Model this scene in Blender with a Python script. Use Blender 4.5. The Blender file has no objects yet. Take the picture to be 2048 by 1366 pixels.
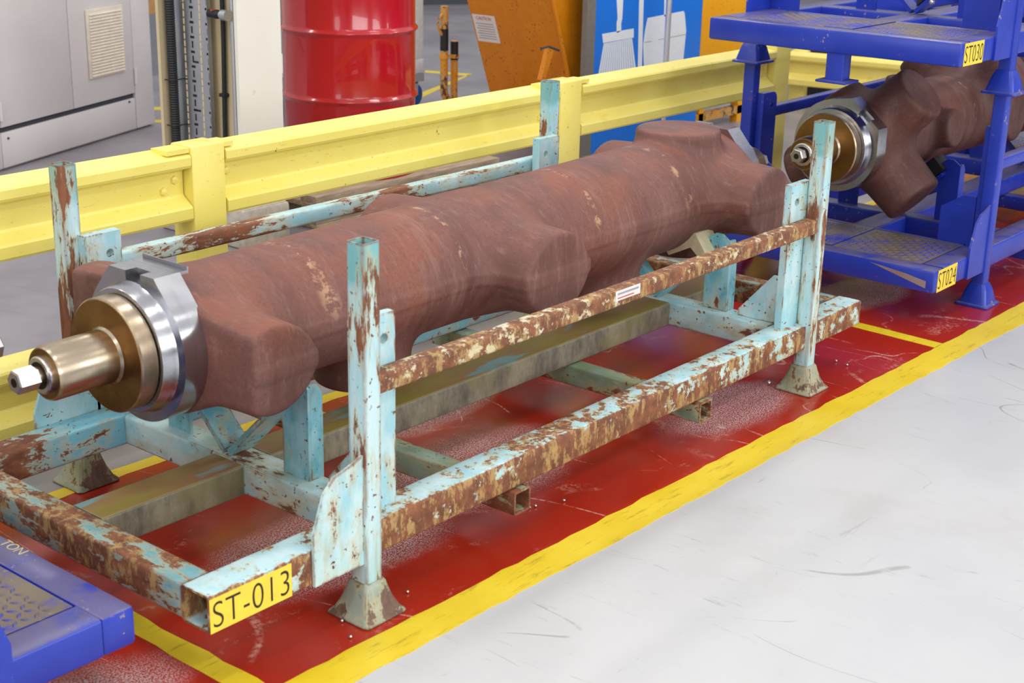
import bpy, bmesh, math, random
import numpy as np
from mathutils import Vector, Matrix
random.seed(7); rng = np.random.default_rng(7)
S = bpy.context.scene; COL = S.collection
PI = math.pi

# ------------------------------------------------------------------ camera
CP = np.array([-2.05810, -2.08920, 1.62410]); PIT, ROL, YAW, FOC = 1.24418114, 0.02231473, -0.88238721, 2978.96
_cz, _sz, _cx, _sx, _cr, _sr = math.cos(YAW), math.sin(YAW), math.cos(PIT), math.sin(PIT), math.cos(ROL), math.sin(ROL)
RM = np.array([[_cz, -_sz, 0], [_sz, _cz, 0], [0, 0, 1]]) @ np.array([[1, 0, 0], [0, _cx, -_sx], [0, _sx, _cx]]) @ np.array([[_cr, -_sr, 0], [_sr, _cr, 0], [0, 0, 1]])
cam_d = bpy.data.cameras.new('camera'); cam = bpy.data.objects.new('camera', cam_d); COL.objects.link(cam)
cam_d.sensor_width = 36; cam_d.lens = FOC / 2048 * 36; cam_d.clip_end = 200
M4 = Matrix([list(RM[i]) + [CP[i]] for i in range(3)] + [[0, 0, 0, 1]]); cam.matrix_world = M4
cam_d.dof.use_dof = True; cam_d.dof.focus_distance = 4.3; cam_d.dof.aperture_fstop = 6.3
S.camera = cam
def px(u, v, ax, val):
    "surveying helper: where the sight line through a pixel meets a real plane"
    d = RM @ np.array([(u - 1024) / FOC, -(v - 683) / FOC, -1.0]); t = (val - CP[ax]) / d[ax]
    return CP + t * d

# ------------------------------------------------------------------ world, lights, exposure
w = bpy.data.worlds.new('World'); S.world = w; w.use_nodes = True
wb = w.node_tree.nodes['Background']; wb.inputs[0].default_value = (0.97, 0.98, 1.0, 1); wb.inputs[1].default_value = 0.80
LAMPS = []
for lx in (-5.5, -1.0, 3.5, 8.0):
    for ly in (-4.6, -1.2, 2.2, 5.6):
        LAMPS.append((lx, ly, 5.6))
ld = bpy.data.lights.new('ceiling_lamp', 'AREA'); ld.shape = 'RECTANGLE'; ld.size = 1.5; ld.size_y = 0.45
ld.energy = 40; ld.color = (1.0, 0.975, 0.94)
for nm, loc, rot, sx_, sy_, en in (('fill_lamp', (-3.5, -9.6, 3.4), (math.radians(90), 0, 0), 7, 3, 420), ('fill_lamp', (5.5, -9.6, 3.4), (math.radians(90), 0, 0), 7, 3, 420), ('fill_lamp', (-9.6, 0, 3.4), (math.radians(90), 0, math.radians(-90)), 9, 3, 260)):  # added fill lamps behind and beside the camera, to brighten upright faces
    l2 = bpy.data.lights.new(nm, 'AREA'); l2.shape = 'RECTANGLE'; l2.size = sx_; l2.size_y = sy_; l2.energy = en; l2.color = (.96, .98, 1.0)
    o = bpy.data.objects.new(nm, l2); o.location = loc; o.rotation_euler = rot; COL.objects.link(o)
for i, l in enumerate(LAMPS):
    o = bpy.data.objects.new('ceiling_lamp', ld); o.location = l; COL.objects.link(o)
vs = S.view_settings
S.display_settings.display_device = 'sRGB'; vs.view_transform = 'Standard'; vs.look = 'None'; vs.exposure = 0.0; vs.gamma = 1.0; vs.use_curve_mapping = False

# ------------------------------------------------------------------ node helper
class Mat:
    def __init__(s, name):
        s.m = bpy.data.materials.new(name); s.m.use_nodes = True; s.nt = s.m.node_tree; s.b = s.nt.nodes['Principled BSDF']
        s.tc = s.n('ShaderNodeTexCoord').outputs['Object']
    def n(s, t, **k):
        x = s.nt.nodes.new(t)
        for a, b in k.items(): setattr(x, a, b)
        return x
    def put(s, sock, v):
        if isinstance(v, bpy.types.NodeSocket): s.nt.links.new(v, sock)
        elif isinstance(v, (tuple, list)) and len(v) == 3 and len(sock.default_value) == 4: sock.default_value = (*v, 1)
        else: sock.default_value = v
    def vec(s, sc=(1, 1, 1), rot=(0, 0, 0), loc=(0, 0, 0)):
        x = s.n('ShaderNodeMapping'); s.put(x.inputs[0], s.tc); x.inputs[1].default_value = loc; x.inputs[2].default_value = rot; x.inputs[3].default_value = sc
        return x.outputs[0]
    def noise(s, scale, det=4, rough=.55, v=None, dist=0):
        x = s.n('ShaderNodeTexNoise'); s.put(x.inputs['Vector'], v if v is not None else s.tc)
        x.inputs['Scale'].default_value = scale; x.inputs['Detail'].default_value = det; x.inputs['Roughness'].default_value = rough; x.inputs['Distortion'].default_value = dist
        return x.outputs['Fac']
    def voro(s, scale, v=None, feat='F1', out='Distance'):
        x = s.n('ShaderNodeTexVoronoi', feature=feat); s.put(x.inputs['Vector'], v if v is not None else s.tc); x.inputs['Scale'].default_value = scale
        return x.outputs[out]
    def step(s, f, a, b, lo=0., hi=1.):
        x = s.n('ShaderNodeMapRange', interpolation_type='SMOOTHSTEP'); s.put(x.inputs[0], f)
        x.inputs[1].default_value = a; x.inputs[2].default_value = b; x.inputs[3].default_value = lo; x.inputs[4].default_value = hi
        return x.outputs[0]
    def mix(s, f, a, b, mode='MIX'):
        x = s.n('ShaderNodeMix', data_type='RGBA', blend_type=mode); s.put(x.inputs[0], f); s.put(x.inputs[6], a); s.put(x.inputs[7], b)
        return x.outputs[2]
    def math(s, op, a, b=0.):
        x = s.n('ShaderNodeMath', operation=op); s.put(x.inputs[0], a); s.put(x.inputs[1], b); return x.outputs[0]
    def sep(s, sock):
        x = s.n('ShaderNodeSeparateXYZ'); s.put(x.inputs[0], sock); return x.outputs
    def bump(s, h, strength=.3, dist=.002, prev=None):
        x = s.n('ShaderNodeBump'); x.inputs['Strength'].default_value = strength; x.inputs['Distance'].default_value = dist; s.put(x.inputs['Height'], h)
        if prev is not None: s.put(x.inputs['Normal'], prev)
        s.put(s.b.inputs['Normal'], x.outputs[0]); return x.outputs[0]
    def edge(s, r=.004):
        bv = s.n('ShaderNodeBevel', samples=4); bv.inputs[0].default_value = r
        g = s.n('ShaderNodeNewGeometry'); d = s.n('ShaderNodeVectorMath', operation='DOT_PRODUCT')
        s.put(d.inputs[0], bv.outputs[0]); s.put(d.inputs[1], g.outputs['True Normal'])
        return s.step(d.outputs['Value'], .995, .93, 0., 1.)
    def up(s):
        g = s.n('ShaderNodeNewGeometry'); return s.step(s.sep(g.outputs['Normal'])[2], .6, .9)
    def out(s, col=None, rough=None, metal=None, spec=None, coat=None):
        for k, v in (('Base Color', col), ('Roughness', rough), ('Metallic', metal), ('Specular IOR Level', spec), ('Coat Weight', coat)):
            if v is not None: s.put(s.b.inputs[k], v)
        return s.m

def lin(r, g, b):
    f = lambda c: ((c / 255 + .055) / 1.055) ** 2.4 if c > 10 else c / 255 / 12.92
    return (f(r), f(g), f(b))

def plain(name, col, rough=.5, metal=0., nz=.06, scale=30, bump=0.):
    m = Mat(name); f = m.noise(scale, 4)
    c = m.mix(m.step(f, .3, .7), tuple(x * (1 - nz) for x in col), tuple(min(1, x * (1 + nz)) for x in col))
    if bump: m.bump(f, bump, .002)
    return m.out(c, rough, metal)

def peeling(name, paint, paint2, level, stretch, stain=.12, edge=True, rust=(lin(142, 88, 58), lin(104, 62, 44)), speck=True, ew=.10, green=0., nscale=9, topclean=0.):
    "old paint flaking off rusty steel; level = share of rust"
    m = Mat(name); v = m.vec(stretch)
    f = m.noise(nscale, 10, .72, v, .12); g = m.noise(3.1, 3, .5)
    f = m.math('ADD', f, m.math('MULTIPLY', m.math('SUBTRACT', g, .5), .45))
    thr = .675 - level * .31
    if topclean: f = m.math('SUBTRACT', f, m.math('MULTIPLY', m.up(), topclean))
    if edge:
        e = m.edge(.009); f = m.math('ADD', f, m.math('MULTIPLY', e, ew))
    r = m.step(f, thr, thr + .035)
    if speck:
        sp = m.math('MULTIPLY', m.step(m.noise(75, 2, .5), .645, .67), m.step(m.noise(9, 3), .42, .58)); r = m.math('MAXIMUM', r, sp)
    st = m.step(f, thr - stain, thr + .02)
    pc = m.mix(m.step(m.noise(16, 6, .6, v), .35, .65), paint, paint2)
    if 'post' in name: pc = m.mix(m.math('MULTIPLY', m.step(m.math('ADD', m.sep(m.tc)[2], m.math('MULTIPLY', m.noise(9, 5, .6), .16)), .82, .86), .75), pc, lin(96, 168, 168))
    pc = m.mix(m.math('MULTIPLY', st, .6), pc, lin(196, 180, 132))
    if green: pc = m.mix(m.math('MULTIPLY', m.step(m.noise(5, 5, .6), .45, .7), green), pc, lin(120, 125, 60))
    rc = m.mix(m.step(m.noise(40, 6, .7, v), .35, .65), rust[0], rust[1])
    if level > .6: rc = m.mix(m.math('MULTIPLY', m.step(m.noise(34, 8, .78, m.vec((1, 1, .4))), .50, .58), .8), rc, lin(184, 152, 96))
    c = m.mix(r, pc, rc)
    m.bump(m.math('SUBTRACT', m.math('MULTIPLY', m.noise(90, 3), .25), r), .45, .0012)
    return m.out(c, m.mix(r, (.38,) * 3, (.72,) * 3), 0)

TQ, TQ2, TQD, TQD2 = lin(154, 204, 214), lin(196, 222, 224), lin(96, 158, 170), lin(130, 178, 186)
MT = {}
MT['tq_post'] = peeling('turquoise paint on post', TQ2, TQ, .46, (1, 1, .18), stain=.09, nscale=27, ew=.14)
MT['tq_plate'] = peeling('turquoise paint on plates', TQ, TQ2, .24, (1, 1, .45), nscale=18)
MT['tq_cross'] = peeling('turquoise paint on cross beams', TQ, TQ2, .24, (1, .4, 1), nscale=10, green=.3)
MT['tq_front'] = peeling('rusty side beam', TQ2, TQ, .87, (.6, .6, .55), stain=.08, nscale=34, topclean=.13)
MT['tq_rail'] = peeling('rusty side rail', lin(214, 196, 150), lin(220, 214, 190), .88, (.6, .7, .6), stain=.08, nscale=46)
MT['tq_backrail'] = peeling('back rail', TQ, TQ2, .46, (.3, 1, 1), nscale=26)
MT['tq_end'] = peeling('rusty end beam', TQD, TQD2, .66, (1, .35, 1), stain=.10, nscale=24)
MT['tq_back'] = peeling('turquoise back beam', lin(100, 176, 200), lin(130, 190, 205), .46, (.5, 1, 1), nscale=20)
MT['tq_cradle'] = peeling('cradle paint', lin(96, 170, 184), TQ, .16, (1, 1, .5), nscale=11)
MT['tq_foot'] = peeling('rusty foot', lin(150, 160, 150), lin(120, 140, 130), .5, (1, 1, .5), green=.5, nscale=16, rust=(lin(126, 96, 82), lin(96, 74, 60)))
MT['tq_fork'] = peeling('fork tube', lin(150, 176, 160), lin(120, 150, 130), .5, (1, .4, 1), green=.5, nscale=15)

def mossy():
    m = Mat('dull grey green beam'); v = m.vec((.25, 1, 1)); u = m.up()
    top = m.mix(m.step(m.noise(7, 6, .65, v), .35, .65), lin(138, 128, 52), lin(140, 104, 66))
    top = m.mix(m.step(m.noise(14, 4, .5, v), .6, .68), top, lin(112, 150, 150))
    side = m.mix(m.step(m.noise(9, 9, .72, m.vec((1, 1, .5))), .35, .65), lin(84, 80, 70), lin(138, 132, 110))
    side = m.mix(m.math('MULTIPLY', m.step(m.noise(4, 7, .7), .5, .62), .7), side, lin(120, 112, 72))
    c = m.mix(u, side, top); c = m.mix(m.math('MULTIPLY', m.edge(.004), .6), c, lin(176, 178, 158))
    m.bump(m.noise(80, 4), .25, .001); return m.out(c, .6)
MT['tq_center'] = mossy()

def forged(tone=1.):
    m = Mat('forged rusty steel'); v = m.vec((1, .12, .12))
    a = m.noise(9, 8, .65, v, .4); b = m.noise(2.2, 5, .6); c3 = m.noise(120, 3, .6)
    c = m.mix(m.step(a, .35, .65), lin(102, 61, 53), lin(126, 84, 76))
    c = m.mix(m.step(b, .52, .75), c, lin(140, 82, 62)); c = m.mix(m.math('MULTIPLY', m.step(c3, .45, .7), .5), c, lin(100, 62, 56))
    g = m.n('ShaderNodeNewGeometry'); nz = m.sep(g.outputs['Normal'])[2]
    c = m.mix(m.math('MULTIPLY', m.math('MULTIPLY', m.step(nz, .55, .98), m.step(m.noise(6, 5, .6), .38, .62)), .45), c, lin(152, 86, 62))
    fr = m.noise(60, 6, .75, m.vec((1, .28, .28))); c = m.mix(m.math('MULTIPLY', m.step(fr, .52, .68), .30), c, lin(160, 124, 116)); c = m.mix(m.math('MULTIPLY', m.step(fr, .44, .34), .30), c, lin(82, 52, 46))
    lg = m.noise(13, 6, .7, m.vec((1, .22, .22), loc=(7, 0, 0))); c = m.mix(m.math('MULTIPLY', m.step(lg, .55, .68), .30), c, lin(158, 122, 116))
    tx = m.sep(m.tc)[0]; zz_ = m.sep(m.tc)[2]
    for cx_, wd in ((.37, .035), (.83, .012), (1.40, .018), (1.84, .025)):     # bands of pale scale round the body
        k = m.step(m.math('ABSOLUTE', m.math('SUBTRACT', m.math('ADD', tx, m.math('MULTIPLY', m.noise(5, 3, .5), .06)), cx_ + .03)), wd, wd * .2)
        k = m.math('MULTIPLY', m.math('MULTIPLY', k, m.step(m.noise(26, 8, .72), .50, .60)), m.step(zz_, -.02, .05)); c = m.mix(m.math('MULTIPLY', k, .8), c, lin(196, 152, 116))
    m.bump(m.math('ADD', m.noise(140, 4, .6), m.math('MULTIPLY', m.noise(22, 4, .6), 1.6)), .35, .0014)
    c = m.mix(1., c, (tone, tone, tone), 'MULTIPLY')
    return m.out(c, m.step(a, .3, .7, .50, .68), 0.12, .5)
MT['forged'] = forged(.94); MT['forged_dark'] = forged(.66)
MT['scale'] = plain('pale scale', lin(186, 146, 104), .8, 0, .2, 60)

def machined(name, c1, c2, rough=.22, sc=(90, 1, 1)):
    m = Mat(name); f = m.noise(6, 6, .6); g = m.noise(4, 3, .5, m.vec(sc))
    c = m.mix(m.step(f, .35, .7), c1, c2); m.bump(g, .12, .0006)
    return m.out(c, m.step(f, .3, .7, rough - .06, rough + .12), 1.0)
MT['steel'] = machined('polished machined steel', (.50, .50, .53), (.36, .36, .38), .22)
MT['bronze'] = machined('oil stained steel journal', lin(188, 172, 150), lin(136, 112, 86), .30)
MT['face'] = machined('brown stained steel face', lin(150, 112, 66), lin(112, 80, 42), .36, (1, 1, 1))
MT['zinc'] = machined('bright steel', (.72, .7, .68), (.55, .53, .5), .28)
MT['dark_hole'] = plain('dark bore', lin(52, 38, 30), .5, .6)

def bluepaint(name, dusty):
    m = Mat(name); c = m.mix(m.step(m.noise(5, 4), .35, .65), lin(30, 54, 166), lin(40, 62, 176))
    if dusty:
        d = m.math('MULTIPLY', m.up(), m.step(m.noise(7, 7, .65), .30, .50)); c = m.mix(m.math('MULTIPLY', d, dusty), c, lin(122, 108, 92))
    ch = m.math('MULTIPLY', m.step(m.noise(55, 4, .65), .635, .65), m.step(m.noise(5, 3), .52, .60)); c = m.mix(ch, c, lin(160, 140, 130)); ru = m.math('MULTIPLY', m.step(m.noise(16, 7, .75, m.vec((1, .5, 1.6))), .62, .67), m.step(m.noise(4, 3, .5, m.vec(loc=(5, 0, 0))), .5, .6)); c = m.mix(m.math('MULTIPLY', ru, .8), c, lin(128, 84, 58))
    m.bump(m.noise(60, 3), .06, .001); return m.out(c, .32, 0, .5)
MT['blue'] = bluepaint('blue paint', .55)
MT['blue_plate'] = bluepaint('dusty blue tread plate', 1.0)
def tread():
    m = Mat('tread bars'); c = m.mix(m.step(m.noise(5, 5), .4, .6), lin(52, 62, 170), lin(110, 98, 92)); return m.out(c, .4)
MT['tread'] = tread()

def yellowguard():
    m = Mat('yellow barrier paint'); c = m.mix(m.step(m.noise(3, 4), .3, .7), lin(238, 220, 106), lin(244, 228, 124))
    c = m.mix(m.math('MULTIPLY', m.step(m.noise(9, 7, .7, m.vec((1, 1, 1))), .62, .7), .35), c, lin(222, 190, 70))
    ch = m.math('MULTIPLY', m.step(m.noise(40, 6, .7), .655, .67), m.step(m.noise(4, 3), .50, .6)); c = m.mix(ch, c, lin(84, 62, 30)); sl = m.noise(30, 5, .7, m.vec((1, 1, 4), (0, .5, .9))); c = m.mix(m.math('MULTIPLY', m.step(sl, .62, .66), .4), c, lin(196, 168, 70))
    m.bump(m.noise(28, 3), .08, .001); return m.out(c, .38, 0, .5)
MT['guard'] = yellowguard()

def floor_mat(name, kind):
    m = Mat(name)
    if kind == 'grey':
        c = m.mix(m.step(m.noise(.9, 5, .6), .35, .65), lin(186, 186, 189), lin(196, 195, 195))
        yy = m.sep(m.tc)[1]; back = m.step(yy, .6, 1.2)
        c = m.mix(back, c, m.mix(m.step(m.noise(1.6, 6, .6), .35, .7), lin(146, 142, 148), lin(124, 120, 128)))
        scr = m.noise(2.4, 8, .8, m.vec((5.0, 1.0, 1), (0, 0, .35))); scr2 = m.noise(1.2, 6, .75, m.vec((1, 9, 1), (0, 0, -.5)))
        k = m.math('MULTIPLY', m.step(scr, .655, .70), .38); c = m.mix(k, c, lin(120, 116, 112))
        k = m.math('MULTIPLY', m.math('MULTIPLY', m.step(scr2, .62, .64), m.step(m.noise(1.1, 3), .5, .6)), .22); c = m.mix(k, c, lin(110, 104, 96))
        # thin arcing tyre scratches
        for (sc, lo, rot, kk) in ((.9, (3, 1, 0), .5, .5), (1.3, (0, 7, 0), -.6, .42), (2.2, (5, 5, 0), .1, .42), (.7, (9, 2, 0), 1.2, .4), (3.1, (1, 12, 0), .9, .4), (1.7, (14, 3, 0), -.2, .45)):
            cn = m.math('ABSOLUTE', m.math('SUBTRACT', m.noise(sc, 1.5, .4, m.vec((1, .35, 1), (0, 0, rot), lo)), .5))
            k = m.math('MULTIPLY', m.math('MULTIPLY', m.step(cn, .0013, .0003), m.step(m.noise(1.9, 5, .65, m.vec(loc=lo)), .53, .60)), kk)
            c = m.mix(k, c, lin(92, 88, 84))
        fine = m.noise(9, 8, .85, m.vec((3.5, .5, 1), (0, 0, .5))); c = m.mix(m.math('MULTIPLY', m.math('MULTIPLY', m.step(fine, .58, .66), m.step(m.noise(1.1, 3, .5, m.vec(loc=(4, 1, 0))), .44, .60)), .40), c, lin(100, 96, 90))
        fine2 = m.noise(14, 8, .85, m.vec((.4, 3.0, 1), (0, 0, -.9), (6, 6, 0))); c = m.mix(m.math('MULTIPLY', m.math('MULTIPLY', m.step(fine2, .60, .68), m.step(m.noise(1.4, 4, .6, m.vec(loc=(8, 3, 0))), .48, .60)), .40), c, lin(110, 102, 92))
        c = m.mix(m.math('MULTIPLY', m.step(m.noise(1.7, 6, .65, m.vec(loc=(2, 9, 0))), .52, .70), .22), c, lin(176, 168, 156))
        m.bump(m.noise(14, 3), .05, .002); return m.out(c, .34, 0, .4)
    if kind == 'red':
        c = m.mix(m.step(m.noise(1.3, 4), .35, .65), lin(162, 36, 16), lin(174, 44, 26))
        wn = m.noise(3.2, 9, .75, m.vec((1, 1.6, 1), (0, 0, .4))); sp = m.noise(70, 4, .7)
        k = m.math('MULTIPLY', m.step(wn, .56, .66), m.step(sp, .46, .58)); c = m.mix(m.math('MULTIPLY', k, .7), c, lin(206, 140, 124))
        for (sc, rot, lo, e_) in ((1.5, .5, (0, 0, 0), .004), (2.4, -.7, (5, 2, 0), .003), (3.4, 1.2, (9, 4, 0), .003), (1.1, .2, (2, 8, 0), .006)):
            cn = m.math('ABSOLUTE', m.math('SUBTRACT', m.noise(sc, 1.5, .4, m.vec((1, .45, 1), (0, 0, rot), lo)), .5))
            k = m.math('MULTIPLY', m.math('MULTIPLY', m.step(cn, e_, .0005), m.step(m.noise(2.2, 5, .65, m.vec(loc=lo)), .50, .60)), .85)
            k = m.math('MULTIPLY', k, m.step(sp, .38, .55)); c = m.mix(k, c, lin(224, 168, 150))
        grit_glare = None                       # coarse anti-slip patches, with their glare painted in as pale pink specks
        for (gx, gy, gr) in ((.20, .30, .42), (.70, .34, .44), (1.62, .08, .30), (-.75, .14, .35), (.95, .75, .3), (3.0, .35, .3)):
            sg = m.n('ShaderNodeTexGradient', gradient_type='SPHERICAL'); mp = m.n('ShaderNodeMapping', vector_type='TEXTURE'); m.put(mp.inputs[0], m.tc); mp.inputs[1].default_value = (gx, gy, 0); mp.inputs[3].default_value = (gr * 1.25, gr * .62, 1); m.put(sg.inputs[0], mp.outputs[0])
            grit_glare = sg.outputs['Fac'] if grit_glare is None else m.math('MAXIMUM', grit_glare, sg.outputs['Fac'])
        grit_glare = m.step(m.math('ADD', grit_glare, m.math('MULTIPLY', m.math('SUBTRACT', m.noise(4, 4, .6), .5), .5)), .12, .50)
        g1 = m.noise(260, 2, .5); c = m.mix(m.math('MULTIPLY', m.math('MULTIPLY', grit_glare, m.step(g1, .42, .60)), .8), c, lin(226, 204, 208))
        h = m.math('MULTIPLY', g1, m.math('ADD', m.math('MULTIPLY', grit_glare, 1.2), .05))
        m.bump(h, .9, .0035); return m.out(c, .19, 0, .6)
    if kind == 'yellow':
        c = m.mix(m.step(m.noise(5, 5), .3, .7), lin(222, 190, 26), lin(230, 202, 46))
        scr = m.noise(7, 8, .8, m.vec((1, 7, 1), (0, 0, .5))); c = m.mix(m.math('MULTIPLY', m.step(scr, .54, .64), .6), c, lin(150, 128, 30)); s3 = m.noise(5, 7, .8, m.vec((1.2, 5, 1), (0, 0, -.3), (3, 3, 0))); c = m.mix(m.math('MULTIPLY', m.step(s3, .60, .68), .5), c, lin(196, 178, 90))
        m.bump(m.noise(60, 3), .1, .001); return m.out(c, .4)
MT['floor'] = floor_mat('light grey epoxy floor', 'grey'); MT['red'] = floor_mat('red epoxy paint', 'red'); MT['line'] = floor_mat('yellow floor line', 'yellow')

def pale(name, a, b, rough=.4, dirt=.25):
    m = Mat(name); c = m.mix(m.step(m.noise(2.5, 4), .3, .7), a, b)
    c = m.mix(m.math('MULTIPLY', m.step(m.noise(20, 6, .7), .64, .7), dirt), c, lin(120, 112, 100)); return m.out(c, rough)
MT['cabinet'] = pale('grey cabinet paint', lin(212, 208, 208), lin(218, 214, 214), .42, .10)
MT['vent'] = plain('cream plastic', lin(222, 212, 196), .5)
MT['cream'] = pale('cream column paint', lin(232, 226, 214), lin(238, 232, 222), .5, .3)
MT['beige'] = pale('beige column paint', lin(206, 186, 148), lin(214, 196, 160), .55, .4)
MT['galv'] = machined('galvanised steel', (.62, .64, .68), (.55, .57, .6), .42, (1, 1, 1))
MT['black'] = plain('black rubber', lin(26, 27, 30), .55)
MT['slot'] = plain('dark slot', lin(24, 26, 34), .8)
MT['brassy'] = plain('cream seen through slots', lin(214, 190, 150), .7)
def redpaint():
    m = Mat('glossy red paint'); c = m.mix(m.step(m.noise(3, 3), .3, .7), lin(186, 12, 26), lin(196, 18, 32)); m.bump(m.noise(7, 2), .12, .004); return m.out(c, .2, 0, .5, .6)
MT['drum'] = redpaint()
MT['orange'] = peeling('orange machine paint', lin(214, 128, 8), lin(220, 136, 12), -.12, (1, 1, 1), stain=.05, edge=False, nscale=9)
MT['orange2'] = peeling('chipped orange paint', lin(214, 138, 20), lin(220, 150, 30), .42, (1, 1, .5), edge=False, nscale=26, rust=(lin(70, 54, 40), lin(110, 66, 30)))
MT['orange3'] = peeling('bright orange paint', lin(242, 164, 8), lin(244, 170, 14), -.05, (1, 1, .3), stain=.05, edge=False, nscale=9)
MT['boardblue'] = plain('bright blue board', lin(4, 118, 226), .35, 0, .03)
MT['white'] = plain('white print', lin(232, 236, 240), .5, 0, .02)
MT['whitepaint'] = plain('white painted steel', lin(224, 226, 226), .4)
MT['alu'] = machined('aluminium', (.8, .82, .86), (.72, .74, .78), .35, (1, 1, 1))
MT['bluewheel'] = plain('blue caster tyre', lin(20, 80, 150), .5)
MT['greyedge'] = plain('grey edging', lin(120, 114, 108), .5)
def wood():
    m = Mat('weathered pallet wood'); f = m.noise(6, 7, .7, m.vec((1, 8, 8))); c = m.mix(m.step(f, .3, .7), lin(150, 128, 108), lin(196, 176, 154)); m.bump(f, .4, .003); return m.out(c, .8)
MT['wood'] = wood()
MT['concrete'] = plain('rough concrete', lin(186, 176, 164), .85, 0, .18, 24, .5)
MT['label'] = plain('yellow label', lin(244, 212, 70), .4, 0, .04)
MT['ink'] = plain('black print', lin(34, 24, 18), .5)
MT['sticker'] = plain('white sticker', lin(226, 222, 218), .5, 0, .03)
MT['redink'] = plain('red print', lin(206, 70, 66), .5)
MT['greyink'] = plain('grey print', lin(158, 150, 158), .5)
MT['creampad'] = plain('cream rubber pad', lin(206, 196, 160), .5, 0, .15, 20)
MT['stencil'] = plain('cream stencil paint', lin(222, 208, 160), .6)
MT['cardboard'] = plain('brown card', lin(196, 150, 96), .7)
MT['darkgrey'] = plain('dark grey steel', lin(64, 66, 74), .6)

# ------------------------------------------------------------------ object helpers
def link(name, me, m=None, parent=None):
    o = bpy.data.objects.new(name, me); COL.objects.link(o)
    if m is not None: me.materials.append(MT[m])
    if parent is not None: o.parent = parent
    return o
def obj(name, bm, m, parent=None, smooth=False):
    me = bpy.data.meshes.new(name); bmesh.ops.recalc_face_normals(bm, faces=bm.faces[:]); bm.to_mesh(me); bm.free()
    if smooth:
        me.polygons.foreach_set('use_smooth', [True] * len(me.polygons)); me.set_sharp_from_angle(angle=math.radians(35))
    return link(name, me, m, parent)
def tag(o, label=None, cat=None, group=None, kind=None):
    if label: o['label'] = label
    if cat: o['category'] = cat
    if group: o['group'] = group
    if kind: o['kind'] = kind
    return o
def thing(name, label, cat, loc=(0, 0, 0), rz=0, group=None):
    o = bpy.data.objects.new(name, None); COL.objects.link(o); o.empty_display_size = .1; o.location = loc; o.rotation_euler = (0, 0, rz)
    return tag(o, label, cat, group)
def bx(bm, a, b, bev=0.):
    x0, y0, z0 = a; x1, y1, z1 = b
    r = bmesh.ops.create_cube(bm, size=1, matrix=Matrix.Translation(((x0 + x1) / 2, (y0 + y1) / 2, (z0 + z1) / 2)) @ Matrix.Diagonal((abs(x1 - x0), abs(y1 - y0), abs(z1 - z0), 1)))
    if bev:
        es = list({e for v in r['verts'] for e in v.link_edges}); bmesh.ops.bevel(bm, geom=es, offset=bev, segments=2, affect='EDGES', profile=.5)
def box(name, a, b, m, parent=None, bev=0.):
    bm = bmesh.new(); bx(bm, a, b, bev); return obj(name, bm, m, parent, bev > 0)
AX = {'x': (1, 2, 0), 'y': (2, 0, 1), 'z': (0, 1, 2)}
def at3(ax, a, b, c):
    i, j, k = AX[ax]; p = [0, 0, 0]; p[i] = a; p[j] = b; p[k] = c; return p
def rrect(w, h, r, n=3):
    pts = []
    for cx, cy, a0 in ((w / 2 - r, h / 2 - r, 0), (-w / 2 + r, h / 2 - r, 90), (-w / 2 + r, -h / 2 + r, 180), (w / 2 - r, -h / 2 + r, 270)):
        for i in range(n + 1):
            t = math.radians(a0 + 90 * i / n); pts.append((cx + r * math.cos(t), cy + r * math.sin(t)))
    return pts
def loft(bm, rings, close_ring=True, cap0=True, cap1=True):
    vs = [[bm.verts.new(p) for p in r] for r in rings]; n = len(vs[0])
    for a, b in zip(vs, vs[1:]):
        for i in range(n if close_ring else n - 1):
            j = (i + 1) % n
            bm.faces.new((a[i], a[j], b[j], b[i]))
    if cap0: bm.faces.new(vs[0][::-1])
    if cap1: bm.faces.new(vs[-1])
    return vs
def tube(name, ax, lo, hi, c, wh, m, parent=None, t=.005, r=.008):
    "hollow box section from lo to hi along an axis, open ends; c and wh in the two cross axes (AX order)"
    bm = bmesh.new(); o = rrect(wh[0], wh[1], r); q = rrect(wh[0] - 2 * t, wh[1] - 2 * t, max(.001, r - t))
    R = lambda pr, k: [at3(ax, c[0] + a, c[1] + b, k) for a, b in pr]
    vs = [[bm.verts.new(p) for p in ring] for ring in (R(o, lo), R(o, hi), R(q, hi), R(q, lo))]; n = len(o)
    for k in range(4):
        a, b = vs[k], vs[(k + 1) % 4]
        for i in range(n):
            j = (i + 1) % n; bm.faces.new((a[i], a[j], b[j], b[i]))
    return obj(name, bm, m, parent, True)
def lathe(name, ax, c, prof, m, parent=None, n=48, smooth=True):
    "profile [(k, radius)] along an axis"
    bm = bmesh.new(); rings = []
    for k, rr in prof:
        rings.append([at3(ax, c[0] + rr * math.cos(2 * PI * i / n), c[1] + rr * math.sin(2 * PI * i / n), k) for i in range(n)])
    loft(bm, rings); return obj(name, bm, m, parent, smooth)
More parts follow.
